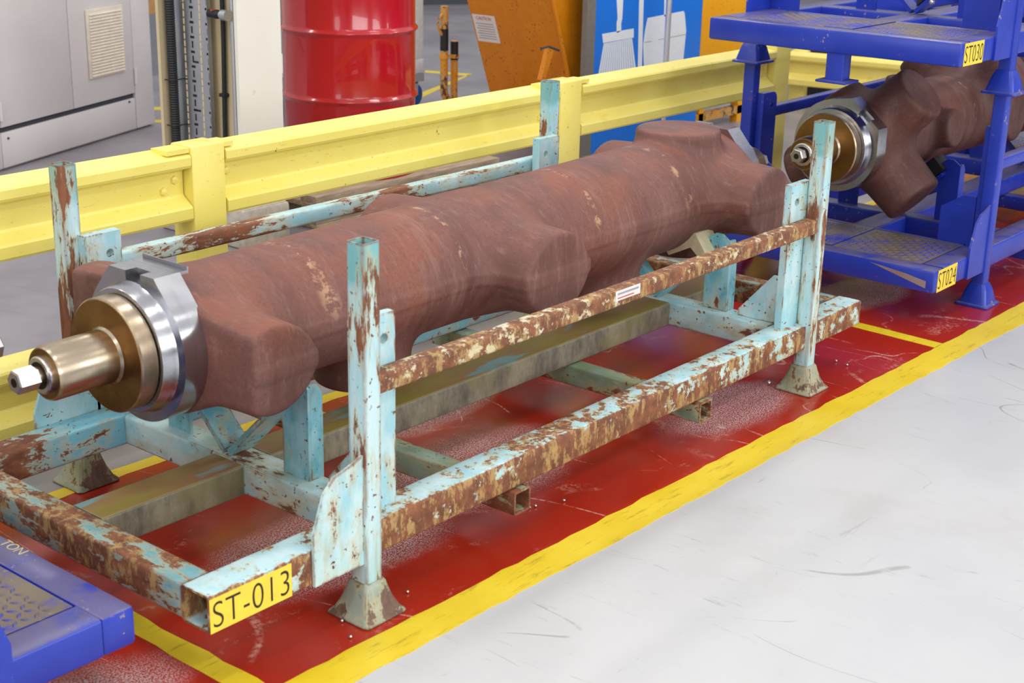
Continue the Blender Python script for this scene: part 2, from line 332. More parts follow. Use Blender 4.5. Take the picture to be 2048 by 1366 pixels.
def plate(name, ax, pts, k0, k1, m, parent=None, holes=(), bev=0., smooth=False):
    "flat plate: outline in the two cross axes, thickness k0..k1; round holes (a, b, r)"
    bm = bmesh.new()
    def fill(k):
        loops = [[bm.verts.new(at3(ax, a, b, k)) for a, b in pts]]
        for (a, b, r) in holes: loops.append([bm.verts.new(at3(ax, a + r * math.cos(-2 * PI * i / 16), b + r * math.sin(-2 * PI * i / 16), k)) for i in range(16)])
        es = []
        for l in loops: es += [bm.edges.new((l[i], l[(i + 1) % len(l)])) for i in range(len(l))]
        if holes: bmesh.ops.triangle_fill(bm, edges=es, use_beauty=True)
        else: bm.faces.new(loops[0])
        return loops
    A = fill(k0); B = fill(k1)
    for la, lb in zip(A, B):
        for i in range(len(la)):
            j = (i + 1) % len(la); bm.faces.new((la[i], la[j], lb[j], lb[i]))
    if bev: 
        bmesh.ops.recalc_face_normals(bm, faces=bm.faces[:])
        bmesh.ops.bevel(bm, geom=[e for e in bm.edges if len(e.link_faces) == 2 and e.calc_face_angle(0) > 1.0], offset=bev, segments=1, affect='EDGES')
    return obj(name, bm, m, parent, smooth)
def pipe(name, pts, r, m, parent=None, n=10, ribs=0):
    "round pipe along a polyline"
    bm = bmesh.new(); P = [Vector(p) for p in pts]; rings = []; ref = Vector((0, 0, 1))
    for i, p in enumerate(P):
        d = (P[min(i + 1, len(P) - 1)] - P[max(i - 1, 0)]).normalized()
        a = d.cross(ref if abs(d.z) < .9 else Vector((1, 0, 0))).normalized(); b = d.cross(a)
        rr = r[i] if isinstance(r, (list, tuple)) else r
        rings.append([p + (a * math.cos(2 * PI * k / n) + b * math.sin(2 * PI * k / n)) * rr for k in range(n)])
    loft(bm, rings); return obj(name, bm, m, parent, True)
def text(name, s, size, mw, m, parent=None, sx=1., depth=.0006, spacing=1.):
    cu = bpy.data.curves.new(name, 'FONT'); cu.body = s; cu.size = size; cu.extrude = depth; cu.space_character = spacing; cu.align_x = 'LEFT'; cu.offset = -.014 * size
    to = bpy.data.objects.new(name, cu); COL.objects.link(to); bpy.context.view_layer.update()
    me = bpy.data.meshes.new_from_object(to); bpy.data.objects.remove(to); bpy.data.curves.remove(cu)
    me.transform(Matrix(mw) @ Matrix.Diagonal((sx, 1, 1, 1))); me.name = name
    me.materials.clear(); return link(name, me, m, parent)
def frame(o, xdir, ydir):
    X = Vector(xdir).normalized(); Y = Vector(ydir).normalized(); Z = X.cross(Y)
    return Matrix([[X[i], Y[i], Z[i], o[i]] for i in range(3)] + [[0, 0, 0, 1]])
FRONT = lambda x, y, z: frame((x, y, z), (1, 0, 0), (0, 0, 1))     # lettering on a face looking towards -Y

# ------------------------------------------------------------------ floor and its markings
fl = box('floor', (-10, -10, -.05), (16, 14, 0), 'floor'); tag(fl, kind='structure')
MT['wall'] = plain('grey wall cladding', lin(150, 152, 156), .6, 0, .08, 2)
MT['wallpanel'] = plain('dark wall cladding', lin(92, 96, 104), .6, 0, .08, 2)
for nm, a, b in (('wall_back', (-9.9, 13.8, 0), (15.9, 14, 4.6)), ('wall_front', (-9.9, -10, 0), (15.9, -9.8, 4.6)), ('wall_left', (-10, -9.8, 0), (-9.8, 13.8, 4.6)), ('wall_right', (15.7, -9.8, 0), (15.9, 13.8, 4.6))):
    wl = box(nm, a, b, 'wall'); tag(wl, kind='structure')
    n = 6; lx, ly = b[0] - a[0], b[1] - a[1]
    for i in range(n):
        t0, t1 = (i + .08) / n, (i + .62) / n
        if lx > ly: yy = (a[1] - .03, a[1]) if a[1] > 0 else (b[1], b[1] + .03); box('cladding_panel', (a[0] + lx * t0, yy[0], .001), (a[0] + lx * t1, yy[1], 1.9), 'wallpanel', wl)
        else: xx = (a[0] - .03, a[0]) if a[0] > 0 else (b[0], b[0] + .03); box('cladding_panel', (xx[0], a[1] + ly * t0, .001), (xx[1], a[1] + ly * t1, 1.9), 'wallpanel', wl)
def wavy(name, pts_a, pts_b, z, m, amp=.0035, step=.05):
    "paint strip between two edge lines, hand cut edges"
    bm = bmesh.new(); pa, pb = [Vector((*p, 0)) for p in pts_a], [Vector((*p, 0)) for p in pts_b]
    n = max(2, int((pa[1] - pa[0]).length / step)); row = []
    nrm = (pb[0] - pa[0]).normalized()
    for i in range(n + 1):
        t = i / n; a = pa[0].lerp(pa[1], t) + nrm * rng.uniform(-amp, amp); b = pb[0].lerp(pb[1], t) + nrm * rng.uniform(-amp, amp)
        row.append([bm.verts.new((a.x, a.y, z)), bm.verts.new((b.x, b.y, z)), bm.verts.new((b.x, b.y, 0)), bm.verts.new((a.x, a.y, 0))])
    for p, q in zip(row, row[1:]):
        for k in range(4): bm.faces.new((p[k], p[(k + 1) % 4], q[(k + 1) % 4], q[k]))
    return obj(name, bm, m, fl)
YF = lambda x: -.0895 - .0197 * x           # inner edge of the front line
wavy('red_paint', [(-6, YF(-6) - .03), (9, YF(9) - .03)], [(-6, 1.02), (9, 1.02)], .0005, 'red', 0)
wavy('floor_line', [(-6, YF(-6) - .088), (9, YF(9) - .118)], [(-6, YF(-6)), (9, YF(9))], .0012, 'line')
wavy('floor_line', [(-6, .995), (9, .995)], [(-6, 1.045), (9, 1.045)], .0012, 'line')
wavy('floor_line', [(-.402, YF(-.4)), (-.402, .99)], [(-.345, YF(-.4)), (-.345, .99)], .0012, 'line', .004)
wavy('floor_line', [(2.588, YF(2.6)), (2.640, .99)], [(2.648, YF(2.6)), (2.70, .99)], .0012, 'line', .001)
F = lambda u, v, z=0.: tuple(px(u, v, 2, z)[:2])
wavy('floor_line', [F(850, 141), F(945, 148)], [F(850, 145), F(938, 152)], .001, 'line', 0, .5)
wavy('floor_line', [F(944, 148), F(835, 199)], [F(930, 152), F(835, 188)], .001, 'line', 0, .5)
wavy('floor_line', [F(296, 240), F(330, 240)], [F(296, 245), F(330, 245)], .001, 'line', 0, .5)
wavy('floor_line', [F(296, 214), F(330, 214)], [F(296, 220), F(330, 220)], .001, 'line', 0, .5)

# ------------------------------------------------------------------ stillage racks
L, W2 = 1.919, 1.04
Z0, Z1 = .134, .2155
def foot(cx, cy, m, parent, z=0.):
    bm = bmesh.new(); prof = [(.001, .063), (.005, .0645), (.009, .062), (.012, .053), (.058, .042), (.070, .037), (.078, .033), (.084, .030)] if m == 'blue' else [(.001, .063), (.004, .0645), (.008, .062), (.016, .054), (.040, .044), (.064, .036), (.078, .0325), (.084, .028)]
    rings = [[(cx + a, cy + b, z + k) for a, b in rrect(2 * h, 2 * h, .35 * h if k > .02 else .012, 3)] for k, h in prof]
    loft(bm, rings, cap1=True); return obj('foot', bm, m, parent, True)
def rack(name, label, loc, K, feet_mat, id_text=None, platform=None, blue=False, group=None, gussets='left', mid_leg=False):
    R = thing(name, label, 'rack', loc, 0, group)
    xa, xb = -.44, (2.357 if blue else 2.257)
    yf0, yf1, yb0, yb1 = -.010, .075, .895, .980
    sa, sb = (xa + .076, xb - .076) if blue else (xa, xb)
    tube('side_beam', 'x', sa, sb, ((yf0 + yf1) / 2, (Z0 + Z1) / 2), (yf1 - yf0, Z1 - Z0), K['front'], R)
    tube('side_beam', 'x', sa, sb, ((yb0 + yb1) / 2, (Z0 + Z1) / 2), (yb1 - yb0, Z1 - Z0), K['back'], R)
    cz = (Z0 + Z1) / 2; hh = Z1 - Z0
    def ybeam(nm, x0, x1, m, y0=yf1 + .001, y1=yb0 - .001, zz=0): return tube(nm, 'y', y0, y1, (cz + zz, (x0 + x1) / 2), (hh - .002, x1 - x0), m, R)
    if blue:
        box('end_beam', (xa, yf0, Z0), (xa + .075, yb1, Z1), K['end'], R, .009); box('end_beam', (xb - .075, yf0, Z0), (xb, yb1, Z1), K['end'], R, .009)
    else:
        ybeam('end_beam', xa + .001, xa + .075, K['end']); ybeam('end_beam', xb - .075, xb - .001, K['end'])
    c1, c2 = (.26, 1.575) if blue else (.03, 1.81)
    ybeam('cross_beam', c1, c1 + .085, K['cross']); ybeam('cross_beam', c2, c2 + .085, K['cross'])
    if blue: ybeam('cross_beam', -.012, .012, K['cross'], zz=.0); ybeam('cross_beam', 1.905, 1.93, K['cross'])
    cy0, cy1 = .436, .546
    for x0, x1 in ((xa + .076, c1 - .001), (c1 + .086, c2 - .001), (c2 + .086, xb - .076)) if not blue else ((xa + .076, -.013), (.013, c1 - .001), (c1 + .086, c2 - .001), (c2 + .086, 1.904), (1.931, xb - .076)):
        tube('center_beam', 'x', x0, x1, ((cy0 + cy1) / 2, cz - .001), (cy1 - cy0, hh - .003), K['center'], R)
    for fx in (.478, 1.292):
        tube('fork_tube', 'y', yf0 - .012, yb1 + .02, (.1005, fx + .03), (.062, .062), K['fork'], R, .006, .006)
    H = .845
    for ix, px_ in ((0, 0.), (1, L)):
        for iy, py in ((0, 0.), (1, W2)):
            tube('post', 'z', .075, H, (px_, py), (.05, .05), K['post'], R, .004, .006); foot(px_, py, feet_mat, R)
            s = 1 if ix == 0 else -1
            t0, t1 = (.0255, .049) if iy == 0 else (W2 - .055, W2 - .0255)
            xs = sorted((px_ + s * .012, px_ + s * .118)); zt, zb = (.664, Z1 - .001) if iy == 0 else (.668, .14)
            if iy == 0: xs = sorted((px_ + s * .0, px_ + s * (.118 if not blue else .085)))
            pts = [(xs[0], zb), (xs[1], zb), (xs[1], zt), (xs[0], zt)]
            hx = xs[1] - .035 if s > 0 else xs[0] + .035
            if blue:   # rounded free corner
                e = xs[1] if s > 0 else xs[0]; q = [(e - s * .03 + s * .03 * math.sin(a), zt - .03 + .03 * math.cos(a)) for a in (PI / 2, PI / 3, PI / 6, 0)]
                pts = [(xs[0 if s > 0 else 1], zb), (e, zb)] + q + [(xs[0 if s > 0 else 1], zt)]
            tb = plate('tab_plate', 'y', [(b, a) for a, b in pts], t0, t1, K['plate'], R, holes=[(zt - .055, hx, .0115)])
            if iy == 1: plate('web_plate', 'y', [(Z0, xs[0]), (Z0, xs[1]), (.33, xs[1]), (.33, xs[0])], yb1 + .0005, t0 - .0005, K['plate'], R)
            # inner stiffener, triangular, standing on the cross beam
            xc = ((.085, .093) if ix == 0 else (1.846, 1.854)) if not blue else ((.0, .008) if ix == 0 else (1.912, 1.920))
            if blue: tri = [(.052, Z1), (.052, .40), (.10, .40), (.185, .345), (.185, Z1)] if iy == 0 else [(W2 - .062, Z1), (W2 - .062, .40), (.94, .40), (.855, .345), (.855, Z1)]
            elif iy == 0: tri = [(yf1 - .02, Z1), (yf1 - .02, .352), (.062, .366), (.090, .366), (.205, Z1 + .02), (.205, Z1)]
            else: tri = [(W2 - .056, Z1), (W2 - .056, .366), (W2 - .085, .366), (.82, Z1 + .02), (.82, Z1)]
            plate('stiffener', 'x', tri, xc[0], xc[1], K['plate'], R)
            if ix == 0 and gussets in ('left', 'both') or ix == 1 and gussets in ('right', 'both'):
                sx_ = -s
                g = [(px_ + sx_ * a, b) for a, b in ((.0255, Z0 - .002), (.168, Z0 - .002), (.170, .250), (.138, .334), (.108, .362), (.06, .374), (.0255, .386))]
                k0, k1 = (yf0 - .008, yf0 - .0005) if iy == 0 else (yb1 + .0005, yb1 + .0085)
                if iy == 1: g = g[:1] + g[1:] + [(px_ + .02 * s, .386), (px_ + .02 * s, Z0 - .002)]
                plate('gusset_plate', 'y', [(b, a) for a, b in g], k0, k1, K['plate'], R)
    tube('side_rail', 'x', .0255, L - .0255, (.003, .530), (.044, .045), K['rail'], R, .004, .008)
    tube('side_rail', 'x', .0255, L - .0255, (W2 + .003, .574), (.044, .045), K['backrail'], R, .004, .008)
    # V cradles on the cross beams
    for x0, x1 in ((c1 + .005, c1 + .080), (c2 + .005, c2 + .080)):
        for yu, sg in ((.335, 1), (.675, -1)):
            ya, yb = sorted((yu, yu - sg * .086)); xm = x0 if x0 < 1 else x0
            up = plate('cradle_upright', 'x', [(ya, Z1 - .001), (yb, Z1 - .001), (yb, .44), ((ya + yb) / 2 + .012, .462), ((ya + yb) / 2 - .012, .462), (ya, .44)], xm + .030, xm + .038, K['cradle'], R)
            yo = ya if sg > 0 else yb
            plate('cradle_flange', 'y', [(Z1 - .001, xm + .0385), (Z1 - .001, xm + .076), (.42, xm + .076), (.445, xm + .06), (.445, xm + .0385)], yo + (.000 if sg > 0 else -.008), yo + (.008 if sg > 0 else 0), K['cradle'], R)
            # sloping arm
            y_in, y_out = .505 - sg * .004, .505 - sg * .19
            bm = bmesh.new(); th = .010
            q = [(y_in, .232), (y_out, .408), (y_out - sg * th * .7, .408 - th * .7 - .002), (y_in - sg * .008, .218)]
            loft(bm, [[(x0, a, b) for a, b in q], [(x1, a, b) for a, b in q]]); obj('cradle_arm', bm, K['arm'], R)
    if platform:
        for side in platform:
            pa, pb = (xa + .076, -.013) if side == 'left' else (1.931, xb - .076)
            for y0, y1 in ((yf1 + .003, cy0 - .002), (cy1 + .002, yb0 - .003)):
                box('tread_plate', (pa + .002, y0, Z1 - .014), (pb - .002, y1, Z1 - .003), 'blue_plate', R)
            box('tread_plate', (pa + .002, cy0, Z1 - .002), (pb - .002, cy1, Z1 + .0005), 'blue_plate', R)
            bm = bmesh.new(); sp = .0235; nx = int((pb - pa - .03) / sp); ny = int((yb0 - yf1 - .03) / sp)
            for i in range(nx):
                for j in range(ny):
                    x = pa + .025 + i * sp; y = yf1 + .024 + j * sp; inside = cy0 - .012 < y < cy1 + .012
                    if inside and not (cy0 + .01 < y < cy1 - .01): continue
                    zz = Z1 + (.0005 if inside else -.003); an = PI / 4 if (i + j) % 2 else -PI / 4
                    c, s_ = math.cos(an), math.sin(an); q = [(.0125, 0), (.004, .0042), (-.004, .0042), (-.0125, 0), (-.004, -.0042), (.004, -.0042)]
                    lo = [bm.verts.new((x + a * c - b * s_, y + a * s_ + b * c, zz)) for a, b in q]; hi = [bm.verts.new((x + .6 * (a * c - b * s_), y + .6 * (a * s_ + b * c), zz + .0019)) for a, b in q]
                    bm.faces.new(hi)
                    for k in range(6): bm.faces.new((lo[k], lo[(k + 1) % 6], hi[(k + 1) % 6], hi[k]))
            tag(obj('tread_pattern', bm, 'tread', R), kind='stuff')
    if mid_leg:
        tube('middle_leg', 'z', .040, Z0 + .001, (xa + .04, .455), (.06, .07), K['post'], R, .004, .006)
        box('leg_flange', (xa - .012, .395, .030), (xa + .092, .515, .0395), K['plate'], R, .003)
    if id_text:
        s, x0, x1, col, zt0, zt1 = id_text
        lb = box('id_label', (x0, yf0 - .0012, zt0), (x1, yf0 - .0002, zt1), 'label', R); lb['label'] = 'yellow label reading ' + s
        lh = (zt1 - zt0); me = text('lettering', s, 1., FRONT(0, 0, 0), 'ink', lb, spacing=1.04)
        xs_ = [v.co.x for v in me.data.vertices]; zs_ = [v.co.z for v in me.data.vertices]; sc = (x1 - x0) * .93 / (max(xs_) - min(xs_)); sz = lh * .74 / (max(zs_) - min(zs_))
        for v in me.data.vertices: v.co = (x0 + (x1 - x0) * .035 + (v.co.x - min(xs_)) * sc, yf0 - .0014 + (.0005 if v.co.y > 0 else -.0004), zt0 + lh * .13 + (v.co.z - min(zs_)) * sz)
    return R
KT = dict(front='tq_front', back='tq_back', end='tq_end', cross='tq_cross', center='tq_center', fork='tq_fork', post='tq_post', plate='tq_plate', rail='tq_rail', backrail='tq_backrail', cradle='tq_cradle', arm='tq_cradle')
KB = {k: 'blue' for k in KT}
rt = rack('steel_rack', 'turquoise flaking steel rack labelled ST-013 carrying the long forging', (0, 0, 0), KT, 'tq_foot', ('ST-013', -.4385, -.226, None, Z0 + .0, Z1 - .007))
st = box('paper_sticker', (.862, -.0205, .526), (.968, -.0193, .552), 'sticker', rt); st['label'] = 'small white sticker on the front rail'
box('sticker_print', (.870, -.0209, .541), (.960, -.0206, .546), 'greyink', st); box('sticker_print', (.870, -.0209, .531), (.94, -.0206, .534), 'redink', st)
BO = (3.19, -.03)
rb = rack('steel_rack', 'blue steel rack labelled ST024 standing on the red floor at right', (BO[0], BO[1], 0), KB, 'blue', ('ST024', -.412, -.255, None, Z0, Z1 - .001), ['left', 'right'], True)
ru = rack('steel_rack', 'blue steel rack labelled ST030 stacked on top of another rack', (BO[0], BO[1], .79), KB, 'blue', ('ST030', -.412, -.255, None, Z0 + .002, Z1 - .003), ['left', 'right'], True, mid_leg=True)
rl = rack('steel_rack', 'blue steel rack with diamond tread plate at bottom left corner', (-.553 - 2.357, .080, 0), KB, 'blue', None, ['left', 'right'], True, gussets='right')
text('stencil', 'TON', .036, frame((2.328, .412, Z1 + .0004), (0, -1, 0), (1, 0, 0)), 'stencil', rl)['label'] = 'cream stencilled letters'
# stray scrape on the ST024 end beam
plate('bare_scrape', 'x', [(.02, .150), (.02, .176), (.10, .190), (.24, .205), (.10, .170)], -.4408, -.4401, 'galv', rb)['label'] = 'bare metal scrape'

# ------------------------------------------------------------------ forged shafts (signed distance field, meshed with surface nets)
def smin(a, b, k):
    h = np.clip(.5 + .5 * (b - a) / k, 0, 1); return b * (1 - h) + a * h - k * h * (1 - h)
def smax(a, b, k): return -smin(-a, -b, k)
def forging_sdf(length, stubs, r0, r1, band=.018, c0=.046, zoff=.012, ledge=False):
    def f(P):
        x, y, z = P[..., 0], P[..., 1], P[..., 2]
        zz = np.maximum(np.abs(z + zoff) - band, 0) + c0
        t = np.clip(x / length, 0, 1); R = r0 + (r1 - r0) * t + (c0 - band) * .72
        d = np.sqrt(y * y + zz * zz) - R
        for (sx, ang, rad, ln, k) in stubs:
            c, s = math.cos(ang), math.sin(ang)
            if abs(s) < .01: q = np.sqrt((x - sx) ** 2 + zz ** 2); along = y * c
            else: q = np.sqrt((x - sx) ** 2 + (-y * s + z * c) ** 2); along = y * c + z * s
            cone = rad + .06 * np.maximum(ln - along, 0)
            dd = smax(q - cone, along - ln - .006 * np.clip(1 - (q / rad) ** 2, -1, 1), .014); dd = np.maximum(dd, -along)
            d = smin(d, dd, k)
        if ledge: d = np.maximum(d, -np.maximum(np.maximum(x - .034, .1725 - z), np.abs(y) - .079))
        if c0 > .01: d = d - .0038 / (1 + np.exp((np.abs(z + zoff) - band) / .0022))
        d = smax(d, np.abs(x - length / 2) - length / 2, .012)
        return d
    return f
def surface_net(f, lo, hi, h):
    n = [int(math.ceil((b - a) / h)) + 1 for a, b in zip(lo, hi)]
    X = [lo[i] + h * np.arange(n[i]) for i in range(3)]
    D = np.empty(n, dtype=np.float32)
    for i0 in range(0, n[0], 40):
        G = np.stack(np.meshgrid(X[0][i0:i0 + 40], X[1], X[2], indexing='ij'), -1); D[i0:i0 + 40] = f(G)
    ins = D < 0
    cnt = sum(ins[a:n[0] - 1 + a, b:n[1] - 1 + b, c:n[2] - 1 + c].astype(np.int8) for a in (0, 1) for b in (0, 1) for c in (0, 1))
    cell = (cnt > 0) & (cnt < 8); idx = -np.ones(cell.shape, dtype=np.int64); ci = np.argwhere(cell); idx[cell] = np.arange(len(ci))
    V = np.array(lo) + (ci + .5) * h
    for it in range(6):
        d = f(V); e = 1e-4; g = np.stack([(f(V + np.eye(3)[k] * e) - f(V - np.eye(3)[k] * e)) / (2 * e) for k in range(3)], -1)
        gn = np.maximum((g * g).sum(-1, keepdims=True), .05); V = V - np.clip(d[:, None] * g / gn, -h * .6, h * .6)
    Fs = []
    for ax in range(3):
        a, b = (ax + 1) % 3, (ax + 2) % 3
        sl0 = [slice(None)] * 3; sl1 = [slice(None)] * 3; sl0[ax] = slice(0, -1); sl1[ax] = slice(1, None)
        s0, s1 = ins[tuple(sl0)], ins[tuple(sl1)]; E = np.argwhere(s0 != s1)
        E = E[(E[:, a] > 0) & (E[:, b] > 0) & (E[:, a] < n[a] - 1) & (E[:, b] < n[b] - 1)]
        flip = s0[E[:, 0], E[:, 1], E[:, 2]]
        def g_(da, db):
            q = E.copy(); q[:, a] -= da; q[:, b] -= db; return idx[q[:, 0], q[:, 1], q[:, 2]]
        Q = np.stack([g_(1, 1), g_(0, 1), g_(0, 0), g_(1, 0)], -1); Q[~flip] = Q[~flip][:, ::-1]; Fs.append(Q)
    return V, np.concatenate(Fs)
def sdf_mesh(name, f, lo, hi, h):
    V, Q = surface_net(f, lo, hi, h); me = bpy.data.meshes.new(name)
    me.vertices.add(len(V)); me.vertices.foreach_set('co', V.astype(np.float32).ravel())
    me.loops.add(Q.size); me.loops.foreach_set('vertex_index', Q.ravel().astype(np.int32))
    me.polygons.add(len(Q)); me.polygons.foreach_set('loop_start', np.arange(0, Q.size, 4, dtype=np.int32))
    me.update(calc_edges=True); me.validate(); me.polygons.foreach_set('use_smooth', [True] * len(me.polygons)); return me

def journal(T, x_face, sgn, hexlen=.048, rot=0., bare=False, ledge=False):
    """machined end: flange with flat and notch, ring, disc, sleeve, hexagon. x_face = body end, pointing along sgn"""
    X = lambda d: x_face + sgn * d
    zt = .172
    # flange with flat top and a notch cut from its outer face
    def outline():
        pts = [(-.078, zt), (.078, zt)]; 
        for i in range(61):
            a = math.radians(44 - i * (268 / 60)); r = .172; pts.append((r * math.cos(a), r * math.sin(a)))
        return pts
    fl_ = lambda p: [(y * math.cos(rot) - z * math.sin(rot), y * math.sin(rot) + z * math.cos(rot)) for y, z in p]
    o = outline(); plate('flange', 'x', fl_(o), *sorted((X(-.010), X(.030))), 'steel', T, smooth=True)
    nt = [(-.078, zt), (-.032, zt), (-.032, .140), (.020, .140), (.020, zt), (.078, zt)] + o[2:]
    plate('flange_lip', 'x', fl_(nt), *sorted((X(.0302), X(.060))), 'steel', T, smooth=True)
    lathe('collar', 'x', (0, 0), sorted([(X(.058), .150), (X(.066), .146), (X(.092), .142), (X(.095), .140)], key=lambda q: q[0]), 'steel', T, 96)
    lathe('journal_disc', 'x', (0, 0), sorted([(X(.094), .122), (X(.098), .129), (X(.136), .129), (X(.139), .126)], key=lambda q: q[0]), 'bronze', T, 96)
    lathe('disc_face', 'x', (0, 0), sorted([(X(.1385), .1255), (X(.1402), .1245)], key=lambda q: q[0]), 'face', T, 96, False)
    sl = sorted([(X(.1395), .066), (X(.146), .0605), (X(.285), .0605), (X(.293), .0565)], key=lambda q: q[0])
    lathe('sleeve', 'x', (0, 0), sl, 'bronze', T, 64)
    # end ring with recess
    lathe('sleeve_end', 'x', (0, 0), sorted([(X(.292), .056), (X(.2935), .054)], key=lambda q: q[0]), 'face', T, 48, False)
    b0 = .2935
    if not bare:
        lathe('nut', 'x', (0, 0), sorted([(X(.293), .041), (X(.303), .041), (X(.306), .038)], key=lambda q: q[0]), 'zinc', T, 40)
        lathe('bore', 'x', (0, 0), sorted([(X(.3055), .030), (X(.3065), .030)], key=lambda q: q[0]), 'dark_hole', T, 30, False)
        lathe('shank', 'x', (0, 0), sorted([(X(.306), .021), (X(.318), .021)], key=lambda q: q[0]), 'bronze', T, 24); b0 = .317
    hx = bmesh.new(); R6 = [(.0265 * math.cos(PI / 3 * i + .15), .0265 * math.sin(PI / 3 * i + .15)) for i in range(6)]
    e0, e1, e2 = X(b0), X(b0 + hexlen - .003), X(b0 + hexlen)
    loft(hx, [[(e0, a, b) for a, b in R6], [(e1, a, b) for a, b in R6], [(e2, a * .88, b * .88) for a, b in R6]]); hb = obj('hexagon_end', hx, 'zinc', T)
    lathe('center_hole', 'x', (0, 0), sorted([(X(b0 + hexlen + .0001), .010), (X(b0 + hexlen + .0006), .010)], key=lambda q: q[0]), 'dark_hole', hb, 20, False)
    # machined seat on the body, level with the flat of the flange
    if ledge: box('machined_seat', (.0005, -.078, .165), (.0335, .078, .1722), 'steel', T); box('seat_lip', (.0300, -.078, .1724), (.0338, .078, .180), 'steel', T)

NY, PY, UP, DN = PI, 0., PI / 2, -PI / 2
XS = -.13        # body start, axis at y .52
st1 = [(.065, NY, .130, .320, .055), (.050, PY, .150, .320, .055),
       (1.045, NY, .142, .320, .060), (1.045, PY, .140, .320, .060), (.63, DN, .125, .262, .04), (1.65, DN, .125, .262, .04),
       (2.12, NY, .138, .320, .055), (2.12, PY, .138, .320, .055), (2.06, UP, .135, .192, .03), (2.12, DN, .12, .222, .05)]
f1 = forging_sdf(2.24, st1, .168, .186, ledge=True)
sh1 = thing('forged_shaft', 'long brown rusted forging with round side stubs lying in turquoise rack', 'shaft', (XS, .52, .5425)); sh1.rotation_euler = (0, math.radians(-.55), 0)
link('forged_body', sdf_mesh('forged_body', f1, (-.02, -.35, -.30), (2.26, .36, .24), .0065), 'forged', sh1)
journal(sh1, 0., -1, ledge=True); journal(sh1, 2.24, 1)

# second forging, turned 45 degrees, in the blue rack
A4 = [math.radians(a) for a in (-138, 137, 48, -35)]
st2 = [(.17, A4[0], .112, .315, .06), (.17, A4[1], .108, .295, .06), (.17, A4[2], .100, .190, .05), (.17, A4[3], .112, .31, .06)] + [(.50, NY - .1, .075, .228, .03), (.47, UP, .07, .20, .03)] + [(1.05, a, .112, .30, .06) for a in A4[1:3]] + [(1.05, NY, .1, .25, .04)] + [(2.1, a, .112, .31, .06) for a in A4]
f2 = forging_sdf(2.27, st2, .160, .178, .0, .0, 0.)
sh2 = thing('forged_shaft', 'dark brown forging with diagonal star stubs lying in blue racks at right', 'shaft', (BO[0] - .185, .49, .56))
link('forged_body', sdf_mesh('forged_body', f2, (-.02, -.36, -.36), (2.29, .36, .36), .010), 'forged_dark', sh2)
journal(sh2, 0., -1, .03, math.radians(40)); journal(sh2, 2.27, 1, .03)

# third shaft, only its end in view at the left edge
st3 = [(.13, NY, .12, .32, .06), (.13, PY, .12, .32, .06)]
f3 = forging_sdf(1.2, st3, .17, .17)
sh3 = thing('forged_shaft', 'steel shaft end with hexagon bolt entering at the left edge', 'shaft', (-.800, .605, .596)); sh3.rotation_euler = (0, 0, PI)
link('forged_body', sdf_mesh('forged_body', f3, (-.02, -.35, -.25), (1.22, .36, .25), .012), 'forged', sh3)
journal(sh3, 0., -1, .035, bare=True)

# cradle packing
pk = bmesh.new()
q = [(.30, .400), (.345, .462), (.372, .466), (.395, .452), (.455, .395), (.440, .375), (.36, .415), (.325, .385)]
loft(pk, [[(1.79, a, b) for a, b in q], [(1.80, a, b) for a, b in q], [(1.885, a, b) for a, b in q]])
cp_ = obj('cradle_pad', pk, 'creampad', rt); cp_['label'] = 'cream rubber pad on the right cradle'
for sgx in (0, 1):   # black pads with bolts on the blue cradles
    for RR in (rb, ru):
        x0 = .265 if sgx == 0 else 1.58
        pd = bmesh.new(); q = [(.49, .247), (.32, .409), (.305, .425), (.350, .468), (.49, .335)]
        loft(pd, [[(x0 - .004, a, b) for a, b in q], [(x0 + .079, a, b) for a, b in q]]); o = obj('cradle_pad', pd, 'black', RR); o['label'] = 'black rubber pad'
        for (by, bz) in ((.36, .352), (.44, .276)):
            lathe('bolt', 'x', (by - .012, bz - .008), [(x0 - .012, .004), (x0 - .010, .009), (x0 - .004, .010), (x0 + .002, .010)], 'zinc', RR, 12)

# ------------------------------------------------------------------ yellow guard rail
g = thing('guard_rail', 'long yellow steel barrier with posts behind the racks', 'barrier', (0, 0, 0))
PRF = [(1.385, .755), (1.305, .741), (1.300, .735), (1.300, .712), (1.304, .704), (1.338, .694), (1.343, .688), (1.343, .622), (1.338, .615), (1.305, .592), (1.300, .586), (1.300, .556), (1.305, .549), (1.385, .549)]
def rail_piece(x0, x1, dz, par, yoff=0.):
    bm = bmesh.new(); loft(bm, [[(x0, y + yoff, z + dz) for y, z in PRF], [(x1, y + yoff, z + dz) for y, z in PRF]])
    return obj('rail_beam', bm, 'guard', par)
PX = [(-1.21, -1.09), (.600, .722), (2.318, 2.448), (3.888, 4.015)]
for (a, b) in PX:
    box('post', (a, 1.302, 0), (b, 1.40, .764), 'guard', g, .006)
segs = [(-2.6, -1.212), (-1.088, .598), (.724, 2.316), (2.450, 3.886)]
for x0, x1 in segs:
    rail_piece(x0 + .002, x1 - .002, 0, g); rail_piece(x0 + .002, x1 - .002, -.492, g)
for x0, x1, z in ((.52, .598, .757), (2.24, 2.316, .757), (2.45, 2.50, .757), (.724, .76, .757)):
    box('cover_plate', (x0, 1.31, z - .010), (x1, 1.384, z + .0035), 'guard', g)
def bolt(x, z, par, y=1.343):
    lathe('bolt', 'y', (z, x), [(y - .010, .007), (y - .007, .012), (y, .014), (y + .002, .014)], 'guard', par, 6)
for (a, b) in PX:
    for s, xx in ((-1, a), (1, b)):
        bolt(xx + s * .035, .668, g); bolt(xx + s * .075, .640, g) if s < 0 else bolt(xx + s * .020, .640, g)
        bolt(xx + s * .035, .176, g)
